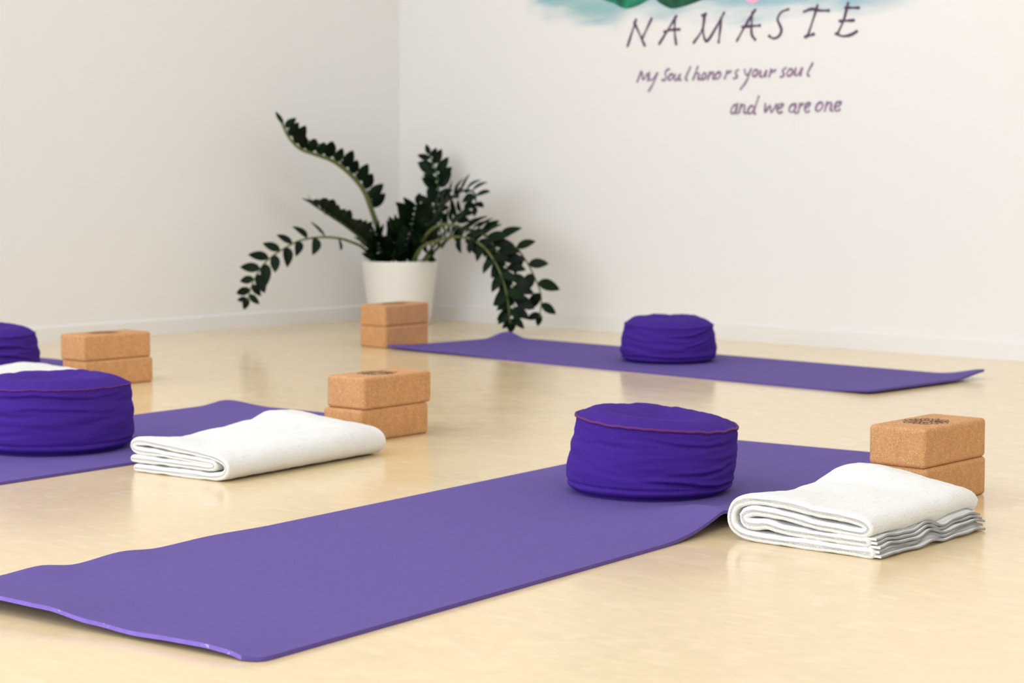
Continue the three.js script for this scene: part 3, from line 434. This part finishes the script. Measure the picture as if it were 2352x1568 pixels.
{
  // thick blanket by the front mat: quarter-folded, round fold towards the mat, rippled cut edges towards the room
  const W = 0.255, L = 0.345, turn = rad(2.2), cs = Math.cos(turn), sn = Math.sin(turn);
  const o = thing('folded_blanket', 'thick folded white blanket with rippled cut edges beside the front mat', 'blanket', 'folded white blankets', [3.936 + cs * W / 2 - sn * L / 2, 0, 3.04 - sn * W / 2 - cs * L / 2], turn);
  const path = [[0.246, 0.0085], [0.17, 0.0088], [0.1, 0.0085], [0.05, 0.009], [0.026, 0.0125], [0.011, 0.023], [0.0085, 0.037], [0.015, 0.051], [0.034, 0.0605], [0.07, 0.0640], [0.12, 0.0640], [0.17, 0.0620], [0.21, 0.0590], [0.236, 0.0540], [0.2445, 0.0465], [0.238, 0.0395], [0.218, 0.0385], [0.17, 0.0420], [0.12, 0.0450], [0.07, 0.0470], [0.042, 0.0450], [0.030, 0.0375], [0.035, 0.0290], [0.052, 0.0275], [0.072, 0.0300], [0.1, 0.0262], [0.15, 0.0252], [0.2, 0.0250], [0.240, 0.0248]].map(([u, y]) => [u * 1.08 - 0.020, y]);
  const sway = (v, ph) => { const q = v / L; return (Math.sin(q * 17 + ph) + 0.5 * Math.sin(q * 29 + ph * 2.1) + 0.6) * smooth(0.02, 0.2, q) * (1 - 0.35 * q); };
  const H = (u, v) => {
    const q = v / L, left = lerpTable([[0, 1.1], [0.4, 0.98], [0.62, 1.02], [0.86, 1.34], [1, 1.28]], q), right = lerpTable([[0, 1.0], [0.3, 1.02], [0.6, 1.03], [0.88, 1.12], [1, 1.05]], q);
    return mix(left, right, smooth(0.02, 0.23, u));
  };
  const shape = (u, y, v) => { const q = v / L, topness = smooth(0.02, 0.06, y); return [u - W / 2 + 0.004 * Math.sin(q * 5) * topness * smooth(0.1, 0.25, u) + 0.010 * smooth(0.6, 1, q) * smooth(0.12, 0, u), y * mix(1, H(u, v), smooth(0, 0.05, y)) - (y > 0.03 ? 0.0025 * Math.exp(-Math.pow((u - 0.15 - 0.1 * q) / 0.03, 2)) * (1 - q) : 0) + (y < 0.036 && y > 0.002 ? 0.0045 * sway(v, 0.2) * smooth(0.17, 0.25, u) * smooth(0.002, 0.012, y) : 0), v]; };
  const g = foldedCloth(path, 0.0158, L, (u, y, v) => shape(u, y, v), { seed: 3.1, seamAt: L - 0.024, ripple: 0.0018 }); g.translate(0, 0, L / 2);
  part('folded_cloth', g, M.blanket, o);
  const wave = (ph, amp) => (v, s) => [amp * sway(v, ph), 1 - 0.12 * v / L];
  for (const [u0, u1, y, ph, amp, th] of [[0.200, 0.256, 0.0310, 0.2, 0.0052, 0.0036], [0.200, 0.258, 0.0250, 0.26, 0.0052, 0.0036], [0.200, 0.262, 0.0190, 0.12, 0.0050, 0.0036], [0.200, 0.260, 0.0120, 0.22, 0.0046, 0.0036], [0.200, 0.265, 0.0050, 0.35, 0.0026, 0.0036]])
    part('cloth_edge', edgeLayer(u0 - W / 2, u1 - W / 2, y, L - 0.012, wave(ph, amp), th).translate(0, 0, L / 2 - 0.004), M.blanket, o, 'rippled cut edge layer');
}
function softBlanket(label, [x, z], turn, W, L, H, seed, seamAt) {
  const path = [[0.014, 0.0265], [0.06, 0.0265], [0.12, 0.0262], [0.18, 0.0262], [0.208, 0.0262], [0.2185, 0.0305], [0.213, 0.0365], [0.19, 0.0385], [0.13, 0.0405], [0.07, 0.0425], [0.033, 0.0425], [0.015, 0.0465], [0.0115, 0.0535], [0.019, 0.0600], [0.040, 0.0620], [0.08, 0.0600], [0.14, 0.0570], [0.19, 0.0535], [0.225, 0.0480], [0.243, 0.0380], [0.2465, 0.026], [0.238, 0.0145], [0.215, 0.0090], [0.17, 0.0085], [0.1, 0.0085], [0.05, 0.0085], [0.022, 0.0085]].map(([u, y]) => [u * W / 0.255, y]);
  const o = foldedCloth(path, 0.0150, L, (u, y, v) => [u - W / 2 + 0.006 * Math.sin(v / L * 4 + seed) * smooth(0.02, 0.05, y) * smooth(0.8 * W, 0.2 * W, u), y * mix(1, H(u / W, v / L), smooth(0, 0.05, y)) - (y > 0.05 ? 0.004 * (Math.exp(-Math.pow((u - W * (0.35 + 0.4 * v / L) + 0.02 * Math.sin(v * 20)) / 0.012, 2)) - Math.exp(-Math.pow((u - W * (0.5 + 0.42 * v / L)) / 0.014, 2))) * smooth(0.2, 0.5, v / L) * smooth(1, 0.8, v / L) : 0)], { seed, ripple: 0.002, seamAt });
  o.translate(0, 0, L / 2);
  const m = new THREE.Mesh(o, M.blanket); m.name = numbered('folded_blanket'); m.position.set(x, 0, z); m.rotation.y = turn; scene.add(m);
  return tag(m, label, 'blanket', 'folded white blankets');
}
{
  const W = 0.276, L = 0.475, turn = rad(7.5), cs = Math.cos(turn), sn = Math.sin(turn);
  softBlanket('long folded white blanket lying between two purple mats, in front of cork blocks', [2.608 + cs * W / 2 - sn * L / 2, 3.257 - sn * W / 2 - cs * L / 2], turn, W, L,
    (a, q) => mix(lerpTable([[0, 1.0], [0.3, 0.82], [0.5, 0.9], [0.7, 1.0], [0.82, 1.22], [0.94, 1.16], [1, 1.0]], q), lerpTable([[0, 0.92], [0.5, 1.0], [0.85, 1.12], [1, 1.0]], q), smooth(0.1, 0.95, a)), 2.7, null);
}
softBlanket('folded white blanket partly hidden behind a purple cushion at the picture edge', [1.335, 2.738], rad(4), 0.26, 0.46, (a, q) => mix(lerpTable([[0, 1], [0.5, 0.95], [0.85, 1.12], [1, 1.02]], q), 1.04, smooth(0.2, 0.9, a)), 6.4, null);

// ------------------------------------------------------------------ cork blocks, stacked in twos
const BW = 0.114, BH = 0.0705, BL = 0.222;
const blockGeometry = metreUV(new RoundedBoxGeometry(BW, BH, BL, 5, 0.0075).translate(0, BH / 2, 0));
function corkBlock(label, [x, y, z], turn, variant, printed) {
  const o = thing('cork_block', label, 'yoga block', 'cork yoga blocks stacked in pairs', [x, y, z], turn);
  const g = blockGeometry.clone(); const uv = g.attributes.uv; for (let i = 0; i < uv.count; i++) uv.setXY(i, uv.getX(i) + variant * 0.137, uv.getY(i) + variant * 0.071);
  part('cork_body', g, M.cork, o);
  if (printed) {                                     // round ornament of looped petals stamped on the top
    const strokes = [], loop = (cx, cy, rx, ry, a) => Array.from({ length: 13 }, (_, k) => { const t = k / 12 * Math.PI * 2, px = rx * Math.cos(t), py = ry * Math.sin(t); return [cx + px * Math.cos(a) - py * Math.sin(a), cy + px * Math.sin(a) + py * Math.cos(a)]; });
    for (let k = 0; k < 6; k++) {
      const a = k / 6 * Math.PI * 2, c = Math.cos(a), s = Math.sin(a);
      strokes.push([loop(0.0245 * c, 0.0245 * s, 0.0135, 0.0095, a), 0.0018], [loop(0.023 * c, 0.023 * s, 0.0066, 0.0034, a), 0.0022]);
      const d = a + Math.PI / 6; strokes.push([[[0.027 * Math.cos(d - 0.16), 0.027 * Math.sin(d - 0.16)], [0.036 * Math.cos(d), 0.036 * Math.sin(d)], [0.027 * Math.cos(d + 0.16), 0.027 * Math.sin(d + 0.16)]], 0.0017]);
    }
    strokes.push([loop(0, 0, 0.008, 0.008, 0), 0.002]);
    const e = mergeGeometries(strokes.map(([s, w], i) => ribbon(s, w, 0, i))).rotateX(-Math.PI / 2).scale(1.12, 1, 1.25).translate(0, BH + 0.0003, 0.008);
    part('printed_emblem', e, M.print, o, 'dark stamped floral emblem');
  }
  return o;
}
function stack([fx, fz], deg, upper, lower, seed, shift, printed = true) {   // fx, fz: the corner that faces the room's middle
  const t = rad(deg), at = (dx, dz) => [fx - BW / 2 * Math.cos(t) - BL / 2 * Math.sin(t) + dx, fz + BW / 2 * Math.sin(t) - BL / 2 * Math.cos(t) + dz];
  const a = at(shift[0], shift[1]), b = at(0, 0);
  corkBlock(lower, [a[0], 0, a[1]], t + rad(shift[2]), seed, false);
  corkBlock(upper, [b[0], BH, b[1]], t, seed + 1, printed);
}
stack([4.000, 2.578], 2, 'sharp upper cork block with dark floral stamp behind the thick white blanket', 'lower cork block half covered by the thick white blanket in front', 1, [0.001, -0.002, 0.6]);
stack([2.648, 2.656], 4, 'upper cork block with stamp beyond the long white blanket', 'lower cork block tucked behind the end of the long white blanket', 3, [0.0, 0.010, -0.4]);
stack([1.282, 2.420], -1, 'upper cork block of the pair near the plain wall, beside the shadowy cushion', 'lower cork block of the pair near the plain wall, beside the shadowy cushion', 5, [0.003, -0.004, -1]);
stack([1.006, 1.036], 5, 'upper cork block in front of the white plant pot', 'lower cork block in front of the white plant pot', 7, [0.001, 0.002, 0.5]);

// ------------------------------------------------------------------ potted plant in the corner
{
  const P = [0.294, 0, 0.285], plant = thing('potted_plant', 'dark green plant with arching leafy stems in a white pot in the room corner', 'potted plant', null, P);
  const pr = [[0.0, 0.004], [0.100, 0.004], [0.108, 0.0], [0.114, 0.006], [0.120, 0.04], [0.131, 0.13], [0.1405, 0.215], [0.1425, 0.232], [0.1425, 0.239], [0.1405, 0.2425], [0.1375, 0.241], [0.1355, 0.232], [0.134, 0.2], [0.128, 0.15], [0.0, 0.15]].map(([r, y]) => new THREE.Vector2(r, y));
  part('pot', new THREE.LatheGeometry(pr, 96), M.pot, plant, 'round tapering white glazed pot');
  part('soil', grid(48, 10, (i, k) => { const a = -i * Math.PI * 2, r = 0.1335 * (1 - k * 0.999), x = r * Math.cos(a), z = r * Math.sin(a); return [x, 0.206 + 0.006 * nz(x * 40, z * 40, 2) * smooth(0, 0.2, k), z, x, z]; }), M.soil, plant);
  // one leaf: pointed oval, folded along its midrib, with real thickness; grows along +z, upper face +y
  const leafGeometry = (bend, fold) => {
    const NL = 9, half = (s) => 0.25 * Math.pow(Math.sin(Math.PI * Math.pow(clamp(s), 0.82)), 0.8) + 0.012;
    const f = (side) => grid(4, NL, (i, s) => { const w = half(s) * (i * 2 - 1), t = s, y = -bend * t * t + fold * Math.abs(w) + side * 0.012 * (1 - Math.abs(i * 2 - 1)) * Math.sin(Math.PI * clamp(s, 0.02, 0.98)); return [side > 0 ? w : -w, y, t]; });
    return mergeVertices(mergeGeometries([f(1).toNonIndexed(), f(-1).toNonIndexed()].map((g) => { g.deleteAttribute('normal'); return g; })), 1e-4);
  };
  const leafShapes = [[0.12, 0.25], [0.28, 0.35], [0.02, 0.18]].map(([b, f]) => { const g = leafGeometry(b, f); g.computeVertexNormals(); return g; });
  // per stem: first leaf at, leaves per side, leaf length, how far they stand up (0 flat .. 1 upright), radius, light stem
  const look = {
    A: { from: 0.34, n: 14, size: 0.074, rise: 1.0, r: 0.0125, light: 1 }, B: { from: 0.25, n: 13, size: 0.074, rise: 0.6, r: 0.008 }, C: { from: 0.42, n: 9, size: 0.068, rise: 0.1, r: 0.0062, light: 1, alternate: 1, face: 0.8, pow: 0.62 },
    D: { from: 0.28, n: 12, size: 0.064, rise: 0.2, r: 0.009, face: 1 }, E: { from: 0.22, n: 15, size: 0.070, rise: 0.5, r: 0.008, face: 0.5 }, F: { from: 0.2, n: 11, size: 0.080, rise: 0.4, r: 0.008, face: 0.6 },
    G: { from: 0.42, n: 8, size: 0.076, rise: 0.15, r: 0.0068, light: 1, face: 0.8, alternate: 1 }, H: { from: 0.44, n: 8, size: 0.070, rise: 0.2, r: 0.0068, light: 1, face: 0.8 }, I: { from: 0.46, n: 14, size: 0.080, rise: 0.3, r: 0.0062, light: 1, face: 0.6 },
    J: { from: 0.25, n: 8, size: 0.074, rise: 0.4, r: 0.006, face: 0.5 }, K: { from: 0.25, n: 10, size: 0.070, rise: 0.3, r: 0.006, face: 0.6 }, L: { from: 0.3, n: 7, size: 0.066, rise: 0.4, r: 0.006, face: 0.5 },
  };
  const rand = rng(41);
  for (const [key, path] of Object.entries(STEM_PATHS)) {
    const q = look[key], curve = new THREE.CatmullRomCurve3(path.map(([x, y, z]) => new THREE.Vector3(x - P[0], y, z - P[2])), false, 'centripetal');
    const N = 48, stemGeometry = grid(8, N, (i, s) => {
      const c = curve.getPointAt(s), t = curve.getTangentAt(s), a = new THREE.Vector3(0.3, 0.2, 0.9).cross(t).normalize(), b = t.clone().cross(a), r = q.r * mix(1.15, 0.35, Math.pow(s, 0.8)), w = -i * Math.PI * 2;
      return [c.x + r * (a.x * Math.cos(w) + b.x * Math.sin(w)), c.y + r * (a.y * Math.cos(w) + b.y * Math.sin(w)), c.z + r * (a.z * Math.cos(w) + b.z * Math.sin(w))];
    }, { wrapU: true });
    const stem = part('stem', stemGeometry, q.light ? M.stem : M.stemDark, plant);
    const up = new THREE.Vector3(0, 1, 0).lerp(new THREE.Vector3(0.68, 0.1, 0.73), q.face ?? 0).normalize();   // the way this stem's leaf tops look
    for (let k = 0; k <= q.n; k++) for (const side of k < q.n ? [-1, 1] : [0]) {
      const s = clamp(q.from + (1 - q.from) * Math.pow((k + (side > 0 ? (q.alternate ? 0.5 : 0.15) : 0)) / (q.n - 0.3), q.pow ?? 1), 0, side ? 0.995 : 0.985);
      const c = curve.getPointAt(s), t = curve.getTangentAt(s); let U = up.clone().addScaledVector(t, -up.dot(t)); if (U.length() < 0.25) U.set(0.68, 0.1, 0.73).addScaledVector(t, -t.dot(new THREE.Vector3(0.68, 0.1, 0.73))); U.normalize();
      const S = t.clone().cross(U).multiplyScalar(side || 0.05), j = () => (rand() - 0.5);
      const dir = t.clone().multiplyScalar(0.55 + 0.3 * j()).addScaledVector(S, 0.75 + 0.2 * j()).addScaledVector(U, side ? q.rise + 0.4 * j() : 0).normalize();
      const tipK = smooth(0.86, 1, s), size = q.size * mix(1, 0.62, tipK) * (0.88 + 0.28 * rand());
      let nrm = U.clone().addScaledVector(S, -q.rise * 0.9).addScaledVector(t, -0.3 + 0.4 * j()); nrm.addScaledVector(dir, -nrm.dot(dir)).normalize();
      const xax = nrm.clone().cross(dir).normalize(), m = new THREE.Matrix4().makeBasis(xax, nrm, dir);
      const leaf = part('leaf', leafShapes[Math.floor(rand() * 3)], M.leaves[Math.floor(rand() * 3)], stem);
      leaf.position.copy(c).addScaledVector(dir, q.r * 0.3); leaf.quaternion.setFromRotationMatrix(m); leaf.scale.setScalar(size);
      const clear = 0.012;                            // keep the tips off the floor and the walls
      const end = leaf.position.clone().addScaledVector(dir, size); const low = Math.min(end.y, leaf.position.y); if (low < clear) leaf.position.y += clear - low;
    }
  }
}

shadows(scene);
renderer.render(scene, camera);
